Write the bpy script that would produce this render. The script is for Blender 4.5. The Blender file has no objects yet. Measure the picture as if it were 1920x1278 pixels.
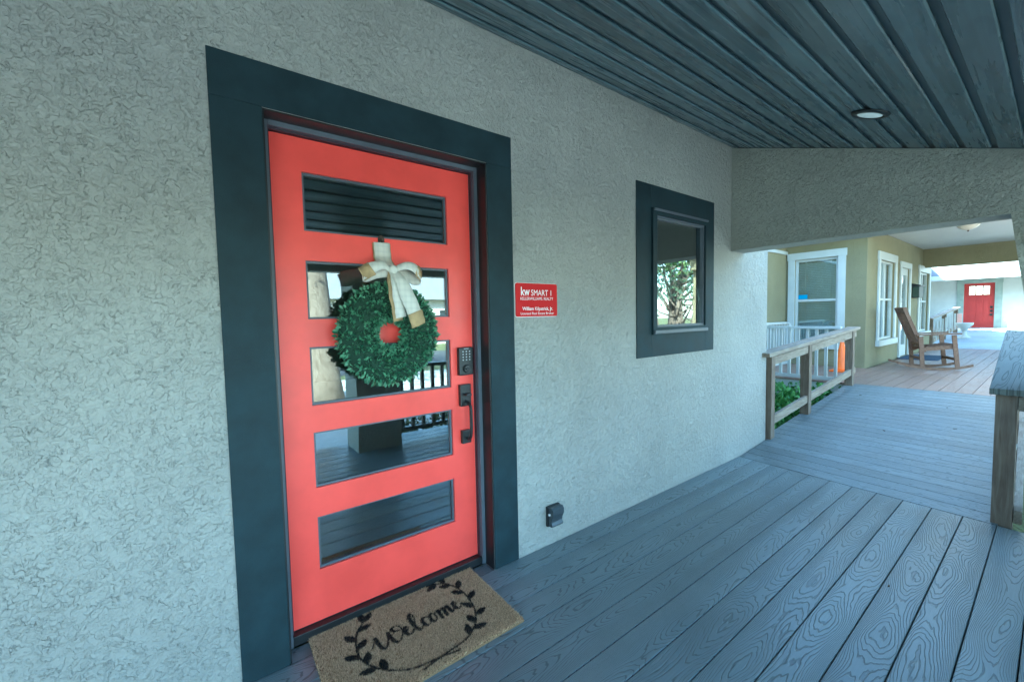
import bpy, bmesh, math, random
import numpy as np
from mathutils import Vector, Matrix
rnd = random.Random(7)
S = bpy.context.scene
C = S.collection
# ---------------------------------------------------------------- camera
CAM = (-0.2855, -1.801, 1.341)
yaw, pitch, roll = math.radians(52.55), math.radians(-3.21), math.radians(-1.17)
cd = bpy.data.cameras.new('camera'); cam = bpy.data.objects.new('camera', cd); C.objects.link(cam)
fw = Vector((math.cos(yaw)*math.cos(pitch), math.sin(yaw)*math.cos(pitch), math.sin(pitch)))
r0 = Vector((math.sin(yaw), -math.cos(yaw), 0)); u0 = r0.cross(fw)
rr = math.cos(roll)*r0 + math.sin(roll)*u0; uu = -math.sin(roll)*r0 + math.cos(roll)*u0
M = Matrix((rr, uu, -fw)).transposed().to_4x4(); M.translation = CAM
cam.matrix_world = M
cd.sensor_width = 36; cd.lens = 36*790.3/1920; cd.clip_start = 0.02; cd.clip_end = 2000
S.camera = cam
# ---------------------------------------------------------------- world, sun, exposure
SUN_AZ = (-0.6, 0.8); SUN_EL = math.radians(40)
w = bpy.data.worlds.new('World'); S.world = w; w.use_nodes = True
nt = w.node_tree; bg = nt.nodes['Background']
sky = nt.nodes.new('ShaderNodeTexSky'); sky.sky_type = 'NISHITA'; sky.sun_disc = False
sky.sun_elevation = SUN_EL; sky.sun_rotation = math.atan2(SUN_AZ[0], SUN_AZ[1])
nt.links.new(sky.outputs[0], bg.inputs[0]); bg.inputs[1].default_value = 0.15
ld = bpy.data.lights.new('sun', 'SUN'); ld.energy = 4.6; ld.angle = math.radians(0.5); ld.color = (1, .95, .87)
sun = bpy.data.objects.new('sun', ld); C.objects.link(sun)
sd = Vector((SUN_AZ[0]*math.cos(SUN_EL), SUN_AZ[1]*math.cos(SUN_EL), math.sin(SUN_EL)))
sun.rotation_euler = sd.to_track_quat('Z', 'Y').to_euler(); sun.location = (0, 0, 30)
S.view_settings.view_transform = 'Standard'; S.view_settings.look = 'None'
S.view_settings.exposure = 3.62; S.view_settings.gamma = 1
S.view_settings.use_white_balance = True; S.view_settings.white_balance_temperature = 5400; S.view_settings.white_balance_tint = -14
S.render.engine = 'CYCLES'
S.cycles.use_denoising = True
S.cycles.max_bounces = 10; S.cycles.diffuse_bounces = 6; S.cycles.glossy_bounces = 4; S.cycles.transparent_max_bounces = 12
S.cycles.sample_clamp_indirect = 8

# ---------------------------------------------------------------- helpers
def obj(name, src, mat, parent=None, smooth=False):
    me = src if isinstance(src, bpy.types.Mesh) else bpy.data.meshes.new(name)
    if not isinstance(src, bpy.types.Mesh):
        bmesh.ops.recalc_face_normals(src, faces=src.faces)
        src.to_mesh(me); src.free()
    o = bpy.data.objects.new(name, me); C.objects.link(o)
    if mat is not None:
        me.materials.clear(); me.materials.append(mat)
    if smooth:
        me.polygons.foreach_set('use_smooth', [True]*len(me.polygons))
    if parent is not None:
        o.parent = parent
        b = parent
        while b is not None and 'base' not in b: b = b.parent
        if parent.type == 'EMPTY' and 'base' in parent:
            o.matrix_parent_inverse = Matrix.Translation(-Vector(parent['base']))
    return o
def thing(name, label, cat, loc=(0, 0, 0), group=None):
    o = bpy.data.objects.new(name, None); C.objects.link(o); o.location = loc; o['base'] = list(map(float, loc))
    o.empty_display_size = .1
    return tag(o, label, cat, group)
def tag(o, label, cat, group=None):
    o['label'] = label; o['category'] = cat
    if group: o['group'] = group
    return o
def struct(name, bm, mat):
    o = obj(name, bm, mat); o['kind'] = 'structure'; return o
def stuff(o): o['kind'] = 'stuff'; return o
def bx(bm, x0, x1, y0, y1, z0, z1, bev=0):
    x0, x1 = min(x0, x1), max(x0, x1); y0, y1 = min(y0, y1), max(y0, y1); z0, z1 = min(z0, z1), max(z0, z1)
    m = Matrix.Translation(((x0+x1)/2, (y0+y1)/2, (z0+z1)/2)) @ Matrix.Diagonal((x1-x0, y1-y0, z1-z0, 1))
    r = bmesh.ops.create_cube(bm, size=1, matrix=m)
    if bev:
        es = list({e for v in r['verts'] for e in v.link_edges})
        bmesh.ops.bevel(bm, geom=es, offset=bev, segments=2, profile=.6, affect='EDGES')
    return bm
def box(x0, x1, y0, y1, z0, z1, bev=0): return bx(bmesh.new(), x0, x1, y0, y1, z0, z1, bev)
def beam_between(bm, a, b, wd, ht, up=(0, 0, 1), bev=0):
    a = Vector(a); b = Vector(b); d = (b-a); L = d.length; d.normalize()
    s = d.cross(Vector(up)).normalized(); u = s.cross(d)
    m = Matrix((d, s, u)).transposed().to_4x4(); m.translation = (a+b)/2
    r = bmesh.ops.create_cube(bm, size=1, matrix=m @ Matrix.Diagonal((L, wd, ht, 1)))
    if bev:
        es = list({e for v in r['verts'] for e in v.link_edges})
        bmesh.ops.bevel(bm, geom=es, offset=bev, segments=2, profile=.6, affect='EDGES')
    return bm
def prism(bm, poly, axis, a, b):
    """poly of 2D points in the plane normal to axis, extruded from a to b"""
    def P(p, t):
        return {'x': (t, p[0], p[1]), 'y': (p[0], t, p[1]), 'z': (p[0], p[1], t)}[axis]
    v0 = [bm.verts.new(P(p, a)) for p in poly]; v1 = [bm.verts.new(P(p, b)) for p in poly]
    bm.faces.new(v0); bm.faces.new(v1[::-1]); n = len(poly)
    for i in range(n): bm.faces.new((v0[i], v1[i], v1[(i+1) % n], v0[(i+1) % n]))
    return bm
def holed(bm, us, vs, holes, t0, t1, axis):
    """slab with rectangular holes; us, vs cut lines; axis 'y' (u=x,v=z) or 'x' (u=y,v=z)"""
    us = sorted(set(us) | {h[0] for h in holes} | {h[1] for h in holes}); vs = sorted(set(vs) | {h[2] for h in holes} | {h[3] for h in holes})
    def solid(i, j):
        if i < 0 or j < 0 or i >= len(us)-1 or j >= len(vs)-1: return False
        cu, cv = (us[i]+us[i+1])/2, (vs[j]+vs[j+1])/2
        return not any(h[0] < cu < h[1] and h[2] < cv < h[3] for h in holes)
    V = {}
    def vt(i, j, k):
        if (i, j, k) not in V:
            t = t1 if k else t0
            V[i, j, k] = bm.verts.new((us[i], t, vs[j]) if axis == 'y' else (t, us[i], vs[j]))
        return V[i, j, k]
    for i in range(len(us)-1):
        for j in range(len(vs)-1):
            if not solid(i, j): continue
            for k in (0, 1): bm.faces.new([vt(i, j, k), vt(i+1, j, k), vt(i+1, j+1, k), vt(i, j+1, k)])
            for (di, dj, a, b) in ((-1, 0, (i, j), (i, j+1)), (1, 0, (i+1, j), (i+1, j+1)), (0, -1, (i, j), (i+1, j)), (0, 1, (i, j+1), (i+1, j+1))):
                if not solid(i+di, j+dj): bm.faces.new([vt(*a, 0), vt(*b, 0), vt(*b, 1), vt(*a, 1)])
    return bm
def tube(bm, pts, rad, n=10, cap=True):
    pts = [Vector(p) for p in pts]; rad = rad if isinstance(rad, (list, tuple)) else [rad]*len(pts)
    rings = []; ref = Vector((0.31, 0.12, 0.94))
    for i, p in enumerate(pts):
        d = (pts[min(i+1, len(pts)-1)]-pts[max(i-1, 0)]).normalized()
        s = d.cross(ref)
        if s.length < .1: s = d.cross(Vector((1, 0, 0)))
        s.normalize(); u = s.cross(d)
        rings.append([bm.verts.new(p+rad[i]*(math.cos(2*math.pi*k/n)*s+math.sin(2*math.pi*k/n)*u)) for k in range(n)])
    for a, b in zip(rings, rings[1:]):
        for k in range(n): bm.faces.new((a[k], a[(k+1) % n], b[(k+1) % n], b[k]))
    if cap: bm.faces.new(rings[0]); bm.faces.new(rings[-1][::-1])
    return bm
def lathe(bm, prof, loc, n=24, axis='z'):
    rings = []
    for r, h in prof:
        ring = []
        for k in range(n):
            a = 2*math.pi*k/n
            p = {'z': (r*math.cos(a), r*math.sin(a), h), 'y': (r*math.cos(a), h, r*math.sin(a))}[axis]
            ring.append(bm.verts.new(Vector(loc)+Vector(p)))
        rings.append(ring)
    for a, b in zip(rings, rings[1:]):
        for k in range(n): bm.faces.new((a[k], a[(k+1) % n], b[(k+1) % n], b[k]))
    bm.faces.new(rings[0]); bm.faces.new(rings[-1][::-1])
    return bm
def catmull(P, n=8):
    P = [np.array(p, float) for p in P]; Q = [2*P[0]-P[1]]+P+[2*P[-1]-P[-2]]; out = []
    for i in range(1, len(Q)-2):
        a, b, c, d = Q[i-1:i+3]
        for k in range(n):
            t = k/n
            out.append(.5*(2*b+(c-a)*t+(2*a-5*b+4*c-d)*t*t+(3*b-a-3*c+d)*t**3))
    out.append(P[-1]); return out
def mesh_np(name, V, F):
    me = bpy.data.meshes.new(name); me.from_pydata(V.tolist() if hasattr(V, 'tolist') else V, [], F.tolist() if hasattr(F, 'tolist') else F); return me

# ---------------------------------------------------------------- materials
class NT:
    def __init__(s, name):
        s.m = bpy.data.materials.new(name); s.m.use_nodes = True; s.t = s.m.node_tree; s.b = s.t.nodes['Principled BSDF']
        s.tc = None
    def n(s, typ, **kw):
        x = s.t.nodes.new('ShaderNode'+typ)
        for k, v in kw.items(): setattr(x, k, v)
        return x
    def l(s, a, b): s.t.links.new(a, b)
    def coord(s, which='Object'):
        if not s.tc: s.tc = s.n('TexCoord')
        return s.tc.outputs[which]
    def mapping(s, scale=(1, 1, 1), rot=(0, 0, 0), src=None):
        m = s.n('Mapping'); m.inputs['Scale'].default_value = scale; m.inputs['Rotation'].default_value = rot
        s.l(src or s.coord(), m.inputs['Vector']); return m.outputs[0]
    def noise(s, vec, scale, detail=3, rough=.55, dist=0):
        x = s.n('TexNoise'); s.l(vec, x.inputs['Vector']); x.inputs['Scale'].default_value = scale
        x.inputs['Detail'].default_value = detail; x.inputs['Roughness'].default_value = rough; x.inputs['Distortion'].default_value = dist
        return x.outputs['Fac']
    def ramp(s, fac, stops, interp='LINEAR'):
        x = s.n('ValToRGB'); x.color_ramp.interpolation = interp; e = x.color_ramp.elements
        while len(e) < len(stops): e.new(.5)
        for i, (p, c) in enumerate(stops):
            e[i].position = p; e[i].color = (c, c, c, 1) if isinstance(c, (int, float)) else (*c, 1)
        s.l(fac, x.inputs[0]); return x.outputs[0]
    def math(s, op, a, b=None):
        x = s.n('Math', operation=op)
        for i, v in enumerate((a, b)):
            if v is None: continue
            if isinstance(v, (int, float)): x.inputs[i].default_value = v
            else: s.l(v, x.inputs[i])
        return x.outputs[0]
    def mix(s, fac, a, b, typ='MIX'):
        x = s.n('Mix', data_type='RGBA', blend_type=typ)
        for i, v in ((0, fac), (6, a), (7, b)):
            if isinstance(v, (int, float)): x.inputs[i].default_value = v
            elif isinstance(v, tuple): x.inputs[i].default_value = (*v, 1)
            else: s.l(v, x.inputs[i])
        return x.outputs[2]
    def bump(s, h, dist, strength=1, prev=None):
        x = s.n('Bump'); x.inputs['Distance'].default_value = dist; x.inputs['Strength'].default_value = strength
        s.l(h, x.inputs['Height'])
        if prev: s.l(prev, x.inputs['Normal'])
        return x.outputs[0]
    def out(s, color=None, rough=None, normal=None, spec=None, metal=None):
        for k, v in (('Base Color', color), ('Roughness', rough), ('Normal', normal), ('Specular IOR Level', spec), ('Metallic', metal)):
            if v is None: continue
            if isinstance(v, tuple): s.b.inputs[k].default_value = (*v, 1)
            elif isinstance(v, (int, float)): s.b.inputs[k].default_value = v
            else: s.l(v, s.b.inputs[k])
        return s.m
def scl(c, k): return tuple(min(1, x*k) for x in c)
def paint(name, c, rough=.5, var=.12, bump=.0006, scale=14, spec=.5):
    t = NT(name); v = t.coord()
    a = t.noise(v, scale*.35, 4); b = t.noise(v, scale*16, 3)
    col = t.mix(t.ramp(a, [(.35, 0), (.65, 1)]), scl(c, 1-var), scl(c, 1+var))
    r = t.math('MULTIPLY_ADD', a, .25); t.t.nodes[-1].inputs[2].default_value = rough-.12
    return t.out(col, r, t.bump(b, bump), spec)
def stucco(name, c, hs=1.0, rough=.72):
    t = NT(name); v = t.coord()
    big = t.noise(v, 1.6, 4)
    n1 = t.noise(v, 26*hs, 3.5, .55, .35); n2 = t.noise(v, 62*hs, 3, .55, .4)
    m1 = t.ramp(t.noise(v, 17*hs, 2), [(.38, .04), (.58, 1)]); m2 = t.ramp(t.noise(v, 33*hs, 2), [(.38, .08), (.60, 1)])
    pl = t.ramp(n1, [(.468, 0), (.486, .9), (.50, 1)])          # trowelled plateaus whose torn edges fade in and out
    pl2 = t.ramp(n2, [(.455, 0), (.485, .9), (.51, 1)])
    h = t.math('ADD', t.math('MULTIPLY', pl, m1), t.math('MULTIPLY', t.math('MULTIPLY', pl2, m2), .55))
    act = t.ramp(t.noise(v, 4.2*hs, 3), [(.34, .62), (.62, 1)])     # calm and busy zones
    h = t.math('ADD', t.math('MULTIPLY', h, act), t.math('MULTIPLY', t.noise(v, 9*hs, 2), .6))
    fine = t.noise(v, 420, 2)
    nb = t.bump(fine, .0006, .6, t.bump(h, .0072*min(1, 1/hs), 1.0))
    col = t.mix(t.ramp(big, [(.3, 0), (.7, 1)]), scl(c, .89), scl(c, 1.07))
    col = t.mix(t.math('MULTIPLY', t.ramp(pl, [(0, 1), (.6, 0)]), .05), col, scl(c, .6))   # hollows tinted darker, shade painted into the colour
    return t.out(col, rough, nb, .35)
def planks(name, c, axis='x', grain=1.0, lines=26, gap=.5, rough=.42, deep=.0012, gx=2.0, gy=10.0, spec=.5, cath=None, streak=0):
    """embossed composite / wood board: contour-line grain running along the axis, new for every board"""
    t = NT(name); oi = t.n('ObjectInfo')
    sep = t.n('SeparateXYZ'); t.l(t.coord(), sep.inputs[0])
    X, Y = (sep.outputs[0], sep.outputs[1]) if axis == 'x' else (sep.outputs[1], sep.outputs[0])
    if axis == 'z': X, Y = sep.outputs[2], t.math('ADD', sep.outputs[0], sep.outputs[1])
    R = oi.outputs['Random']
    cb = t.n('CombineXYZ'); t.l(t.math('MULTIPLY', X, gx), cb.inputs[0]); t.l(t.math('MULTIPLY', Y, gy), cb.inputs[1]); t.l(t.math('MULTIPLY', R, 61.0), cb.inputs[2])
    n = t.noise(cb.outputs[0], 1.0, 1.6, .42, .35)
    if cath:
        P0, PW = cath
        yl = t.math('SUBTRACT', t.math('FRACT', t.math('DIVIDE', t.math('SUBTRACT', Y, P0), PW)), .5)
        ws_ = t.noise(cb.outputs[0], .55, 1)
        R2 = t.math('FRACT', t.math('MULTIPLY', R, 17.31)); R3 = t.math('FRACT', t.math('MULTIPLY', R, 53.77))
        yl = t.math('ADD', t.math('ADD', yl, t.math('MULTIPLY', t.math('SUBTRACT', ws_, .5), .9)), t.math('MULTIPLY', t.math('SUBTRACT', R2, .5), .5))
        ph = t.math('ADD', t.math('MULTIPLY', X, t.math('ADD', 6.0, t.math('MULTIPLY', R3, 5.0))), t.math('MULTIPLY', R, 40.0))
        ph = t.math('ADD', ph, t.math('MULTIPLY', ws_, 9.0))
        n = t.math('ADD', t.math('MULTIPLY', t.math('COSINE', ph), .17), t.math('MULTIPLY', t.math('MULTIPLY', yl, yl), 2.0))
        n = t.math('ADD', n, t.math('MULTIPLY', t.noise(cb.outputs[0], 2.6, 2.5), .24))
    f = t.math('FRACT', t.math('MULTIPLY', n, lines)); f = t.math('ABSOLUTE', t.math('SUBTRACT', f, .5))
    line = t.ramp(f, [(.0, 1), (.07, .9), (.145, 0)])
    cb2 = t.n('CombineXYZ'); t.l(t.math('MULTIPLY', X, 5.0), cb2.inputs[0]); t.l(t.math('MULTIPLY', Y, 260.0), cb2.inputs[1]); t.l(sep.outputs[2], cb2.inputs[2])
    fib = t.noise(cb2.outputs[0], 1.0, 3)
    blot = t.noise(t.coord(), 3.0, 4)
    col = t.mix(t.ramp(blot, [(.3, 0), (.7, 1)]), scl(c, .86), scl(c, 1.12))
    if streak:
        cb3 = t.n('CombineXYZ'); t.l(t.math('MULTIPLY', X, .9), cb3.inputs[0]); t.l(t.math('MULTIPLY', Y, 28.0), cb3.inputs[1]); t.l(t.math('MULTIPLY', R, 31.0), cb3.inputs[2])
        sk = t.noise(cb3.outputs[0], 1.0, 4, .6)
        col = t.mix(t.ramp(sk, [(.34, 0), (.66, 1)]), scl(c, 1-streak), scl(c, 1+streak)); blot = t.mix(.65, blot, sk)
    tone = t.math('MULTIPLY_ADD', R, .24+streak*.6); t.t.nodes[-1].inputs[2].default_value = .88-streak*.3
    hs = t.n('HueSaturation'); t.l(tone, hs.inputs['Value']); t.l(col, hs.inputs['Color']); col = hs.outputs[0]
    col = t.mix(t.math('MULTIPLY', t.ramp(fib, [(.35, 1), (.6, 0)]), .22*grain), col, scl(c, .55))
    col = t.mix(t.math('MULTIPLY', line, .72*grain), col, scl(c, .32))
    h = t.math('SUBTRACT', t.math('MULTIPLY', fib, .25), line)
    nb = t.bump(h, deep)
    rg = t.math('MULTIPLY_ADD', blot, .25); t.t.nodes[-1].inputs[2].default_value = rough-.12
    return t.out(col, rg, nb, spec)
def wood(name, c1, c2, axis='x', rough=.7):
    t = NT(name); oi = t.n('ObjectInfo')
    sc = {'x': (3, 45, 45), 'y': (45, 3, 45), 'z': (45, 45, 3)}[axis]
    mp = t.n('Mapping'); mp.inputs['Scale'].default_value = sc; t.l(t.coord(), mp.inputs['Vector'])
    add = t.n('VectorMath', operation='ADD'); t.l(mp.outputs[0], add.inputs[0])
    cb = t.n('CombineXYZ'); t.l(t.math('MULTIPLY', oi.outputs['Random'], 37.0), cb.inputs[0]); t.l(cb.outputs[0], add.inputs[1])
    g = t.noise(add.outputs[0], 1.0, 5, .65, 1.2)
    big = t.noise(t.coord(), 5, 3)
    kn = t.n('TexVoronoi'); kn.inputs['Scale'].default_value = 3.1; t.l(t.mapping(tuple(1.0 if a > 10 else .6 for a in sc)), kn.inputs['Vector'])
    knot = t.ramp(kn.outputs['Distance'], [(.02, 1), (.07, 0)])
    col = t.mix(t.ramp(g, [(.32, 0), (.68, 1)]), c1, c2)
    col = t.mix(t.math('MULTIPLY', t.ramp(big, [(.45, 0), (.75, 1)]), .4), col, scl(c1, .6))
    col = t.mix(t.math('MULTIPLY', knot, .7), col, scl(c1, .35))
    return t.out(col, rough, t.bump(g, .0015), .3)
def leafmat(name, c1, c2, rough=.45):
    t = NT(name); g = t.n('NewGeometry'); v = g.outputs['Random Per Island']
    col = t.mix(v, c1, c2)
    t.b.inputs['Subsurface Weight'].default_value = 0
    return t.out(col, rough, None, .4)
def glassmat(name, refl=.22, tint=(.75, .85, .85)):
    """thin pane: see-through with a mirror layer that grows towards grazing"""
    t = NT(name); t.t.nodes.remove(t.b)
    tr = t.n('BsdfTransparent'); tr.inputs[0].default_value = (*tint, 1)
    gl = t.n('BsdfGlossy'); gl.inputs['Roughness'].default_value = .004; gl.inputs[0].default_value = (.95, .98, 1, 1)
    wv = t.noise(t.coord(), 2.2, 1)
    t.l(t.bump(wv, .004, .25), gl.inputs['Normal'])
    lw = t.n('LayerWeight'); lw.inputs[0].default_value = .35
    fac = t.math('MINIMUM', t.math('MULTIPLY_ADD', lw.outputs['Fresnel'], .9), .95)
    t.t.nodes[-2].inputs[2].default_value = refl
    mx = t.n('MixShader'); t.l(fac, mx.inputs[0]); t.l(tr.outputs[0], mx.inputs[1]); t.l(gl.outputs[0], mx.inputs[2])
    t.l(mx.outputs[0], t.t.nodes['Material Output'].inputs[0]); return t.m
def plain(name, c, rough=.5, metal=0, spec=.5):
    t = NT(name); n = t.noise(t.coord(), 30, 3)
    col = t.mix(n, scl(c, .88), scl(c, 1.1)); return t.out(col, rough, None, spec, metal)

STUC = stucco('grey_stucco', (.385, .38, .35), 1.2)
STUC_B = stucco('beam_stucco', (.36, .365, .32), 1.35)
CHAR = paint('charcoal_paint', (.017, .034, .042), .6, .2, .0012, 20, .25)
JAMB = paint('slate_jamb', (.10, .115, .14), .45)
BLACK = paint('black_metal', (.014, .016, .018), .38, .1, .0002)
RED = paint('red_door_paint', (.86, .080, .064), .38, .07, .0006)
RUBBER = paint('weatherstrip', (.05, .02, .03), .6)
METAL = plain('aluminium', (.7, .7, .72), .35, 1)
DECK = planks('grey_composite', (.198, .232, .244), lines=14, gx=1.5, gy=9, grain=.95, rough=.33, cath=(-.43, .146))
RAMPM = planks('grey_ramp_composite', (.185, .208, .214), axis='y', grain=.75, lines=20)
BROWN = planks('brown_composite', (.27, .18, .14), grain=.4)
CEIL = planks('dark_ceiling_pine', (.125, .180, .203), grain=.4, lines=6, deep=.0004, rough=.27, streak=.28, gx=1.1, gy=7)
GROOVE = plain('ceiling_backing', (.075, .105, .118), .45)
WOODX = wood('weathered_rail_x', (.19, .14, .10), (.36, .31, .25), 'x')
WOODZ = wood('weathered_post', (.125, .088, .064), (.25, .20, .155), 'z')
CAPW = planks('grey_weathered_cap', (.15, .165, .155), grain=1.0, lines=9, gx=1.0, gy=18, rough=.75, deep=.0015, spec=.3)
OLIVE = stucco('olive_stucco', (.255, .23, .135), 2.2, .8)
WHITE = paint('white_paint', (.50, .52, .51), .5, .04, .0003)
GLASS = glassmat('door_glass', .15)
GLASS2 = glassmat('window_glass', .19)
COIR = leafmat('coir', (.40, .24, .125), (.85, .60, .37), .9)
INK = leafmat('coir_black', (.008, .008, .009), (.03, .027, .024), .9)
ROOM = plain('interior_wall', (.22, .22, .19), .7)
SHINGLE = planks('shingle', (.16, .16, .165), axis='y', grain=.5, rough=.85, deep=.002)
GRASS = NT('lawn'); 
_v = GRASS.coord(); _a = GRASS.noise(_v, .5, 5); _b = GRASS.noise(_v, 40, 4)
GRASS = GRASS.out(GRASS.mix(GRASS.ramp(_b, [(.3, 0), (.7, 1)]), GRASS.mix(_a, (.055, .085, .02), (.16, .13, .055)), (.10, .12, .035)), .9, GRASS.bump(_b, .03))
CONC = paint('concrete', (.42, .41, .38), .8, .12, .002)
ASPH = paint('asphalt', (.055, .055, .058), .85, .2, .003)

# ================================================================ STRUCTURE
GZ = -.42
struct('ground', box(-150, 170, -160, 160, GZ-.5, GZ), GRASS)
struct('road', box(-150, 170, -19, -12, GZ-.3, GZ+.004), ASPH)
struct('driveway', box(-40, 40, -9.1, -3.9, GZ-.3, GZ+.012), CONC)
struct('pavement', box(-150, 170, -10.6, -9.2, GZ-.3, GZ+.03), CONC)

# ---------------------------------------------------------------- our house
IL, IR, IT = -.034, .948, 2.123          # door opening
TW = .159
WX0, WX1, WZ0, WZ1 = 2.1825, 3.2409, 1.0347, 2.2573
IX0, IX1, IZ0, IZ1 = 2.356, 3.1029, 1.196, 2.096
XE = 4.317; ZC = 2.775; SL = .323
def zc(y): return ZC + SL*y
house = thing('stucco_house', 'grey stucco house with a red front door and a sloping dark plank porch ceiling', 'house', (1.5, 3, GZ))
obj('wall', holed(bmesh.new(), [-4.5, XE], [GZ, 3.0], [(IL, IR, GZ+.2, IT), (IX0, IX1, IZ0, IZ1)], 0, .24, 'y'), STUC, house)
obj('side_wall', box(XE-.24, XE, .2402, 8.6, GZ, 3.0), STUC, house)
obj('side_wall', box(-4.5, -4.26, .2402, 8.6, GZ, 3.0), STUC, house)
obj('rear_wall', holed(bmesh.new(), [-4.259, XE-.241], [GZ, 3.0], [(-1.35, -.25, .7, 2.1)], 8.3, 8.55, 'y'), STUC, house)  # rear opening is added, unseen, to let daylight brighten the room
# room behind the door and the window
bm = bmesh.new(); bx(bm, -1.5, 3.7, .2405, 8.298, -.02, 2.6)
bm.faces.ensure_lookup_table()
bmesh.ops.delete(bm, geom=[f for f in bm.faces if f.calc_center_median().y < .3 or f.calc_center_median().y > 8], context='FACES')
obj('room', bm, ROOM, house)
# roof: main pitch with overhang, porch pitch only over the porch
rp = [(-.02, zc(-.02)+.16), (4.2, zc(4.2)+.16), (8.9, 2.95), (8.9, 3.1), (4.2, zc(4.2)+.34), (-.02, zc(-.02)+.34)]
obj('roof', prism(bmesh.new(), rp, 'x', -4.9, 4.72), SHINGLE, house)
rp = [(-2.75, zc(-2.75)+.16), (-.021, zc(-.021)+.16), (-.021, zc(-.021)+.34), (-2.75, zc(-2.75)+.34)]
obj('porch_roof', prism(bmesh.new(), rp, 'x', -3.3, 3.92), SHINGLE, house)
obj('fascia', prism(bmesh.new(), [(-2.79, zc(-2.75)+.02), (-2.752, zc(-2.75)+.02), (-2.752, zc(-2.75)+.36), (-2.79, zc(-2.75)+.36)], 'x', -3.3, 3.92), CHAR, house)
# end beam over the ramp, header along the porch front, columns
bp = [(-.002, 1.885), (-.002, zc(0)-.004)] + [(-2.6, zc(-2.6)-.004), (-2.6, 1.885)]
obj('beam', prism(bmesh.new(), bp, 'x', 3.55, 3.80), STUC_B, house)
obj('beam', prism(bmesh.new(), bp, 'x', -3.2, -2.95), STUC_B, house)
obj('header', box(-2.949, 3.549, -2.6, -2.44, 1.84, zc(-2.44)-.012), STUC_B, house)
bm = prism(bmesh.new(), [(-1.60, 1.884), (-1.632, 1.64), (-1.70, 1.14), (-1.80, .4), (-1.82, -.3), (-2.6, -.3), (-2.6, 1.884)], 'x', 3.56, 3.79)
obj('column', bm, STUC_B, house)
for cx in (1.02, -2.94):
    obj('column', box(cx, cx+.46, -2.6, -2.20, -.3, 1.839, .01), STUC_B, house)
obj('shading_end_wall', box(-3.19, -2.96, -2.59, -.001, GZ, 1.884), STUC_B, house)  # unseen wall added to keep light off the left of the porch
# porch ceiling planks
th = math.atan(SL); cs, sn = math.cos(th), math.sin(th)
ceil = obj('porch_ceiling', prism(bmesh.new(), [(-.002, zc(-.002)+.014), (-2.74, zc(-2.74)+.014), (-2.74, zc(-2.74)+.05), (-.002, zc(-.002)+.05)], 'x', -3.2, 3.9), GROOVE, house)
PC = .1325/cs
s0 = (1.249/cs) % PC - PC
k = 0
while True:
    a = s0+k*PC+.030; b = s0+(k+1)*PC; k += 1
    if a > 2.72/cs: break
    a = max(a, .004/cs)
    if b-a < .02: continue
    def sp(s, d): return (-s*cs - d*sn*0, ZC - s*sn + d)
    poly = [sp(a, .0139), sp(a, .003), sp(a+.003, 0), sp(b-.006, 0), sp(b, .004), sp(b, .0139)]
    obj('plank', prism(bmesh.new(), poly, 'x', -2.94, 3.549), CEIL, ceil)
# front door: trim, reveal, frame, slab
for (x0, x1, z0, z1) in ((IL-TW, IL, .002, IT-.0), (IR, IR+TW, .002, IT-.0), (IL-TW, IR+TW, IT+.001, IT+TW)):
    obj('door_trim', box(x0, x1, -.007, -.0005, z0, z1, .002), CHAR, house)
rv = bmesh.new(); bx(rv, IL, IL+.006, 0, .075, .003, IT-.006); bx(rv, IR-.006, IR, 0, .075, .003, IT-.006); bx(rv, IL, IR, 0, .075, IT-.0059, IT)
obj('door_reveal', rv, BLACK, house)
fr = bmesh.new()
for x0, x1 in ((IL+.0005, -.008), (.922, IR-.0005)): bx(fr, x0, x1, .0755, .235, .003, IT-.001, .002)
bx(fr, -.0078, .9218, .0755, .235, 2.0975, IT-.001, .002)
frame = obj('door_frame', fr, JAMB, house)
ws = bmesh.new(); bx(ws, -.0078, -.0015, .098, .15, .02, 2.097); bx(ws, .9155, .9218, .098, .15, .02, 2.097); bx(ws, -.0014, .9154, .098, .15, 2.0905, 2.0972)
obj('weatherstrip', ws, RUBBER, frame)
obj('threshold', box(-.0078, .9218, .082, .235, .002, .044, .003), BLACK, house)
DZ0, DZ1 = .0486, 2.0886
PN = [(.113, .782, a, b) for a, b in ((1.715, 1.955), (1.350, 1.594), (.985, 1.233), (.630, .870), (.272, .503))]
door = obj('front_door', holed(bmesh.new(), [0, .914], [DZ0, DZ1], PN, .116, .160, 'y'), RED, house)
door['label'] = 'red door with five wide glass panes one above the other'
for (x0, x1, z0, z1) in PN:
    obj('pane', box(x0-.0, x1+.0, .137, .143, z0, z1), GLASS, door)
    bd = bmesh.new(); d = .009
    bx(bd, x0+.0004, x0+d, .127, .1368, z0+.0004, z1-.0004); bx(bd, x1-d, x1-.0004, .127, .1368, z0+.0004, z1-.0004)
    bx(bd, x0+d+.0002, x1-d-.0002, .127, .1368, z0+.0004, z0+d); bx(bd, x0+d+.0002, x1-d-.0002, .127, .1368, z1-d, z1-.0004)
    obj('glazing_bead', bd, JAMB, door)
obj('edge_strip', box(.9142, .9153, .1162, .15, DZ0, DZ1), METAL, door)
obj('door_sweep', box(.002, .912, .118, .15, .0445, .0484), BLACK, door)
kp = obj('keypad_lock', box(.816, .902, .088, .1159, 1.043, 1.190, .007), BLACK, door)
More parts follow.
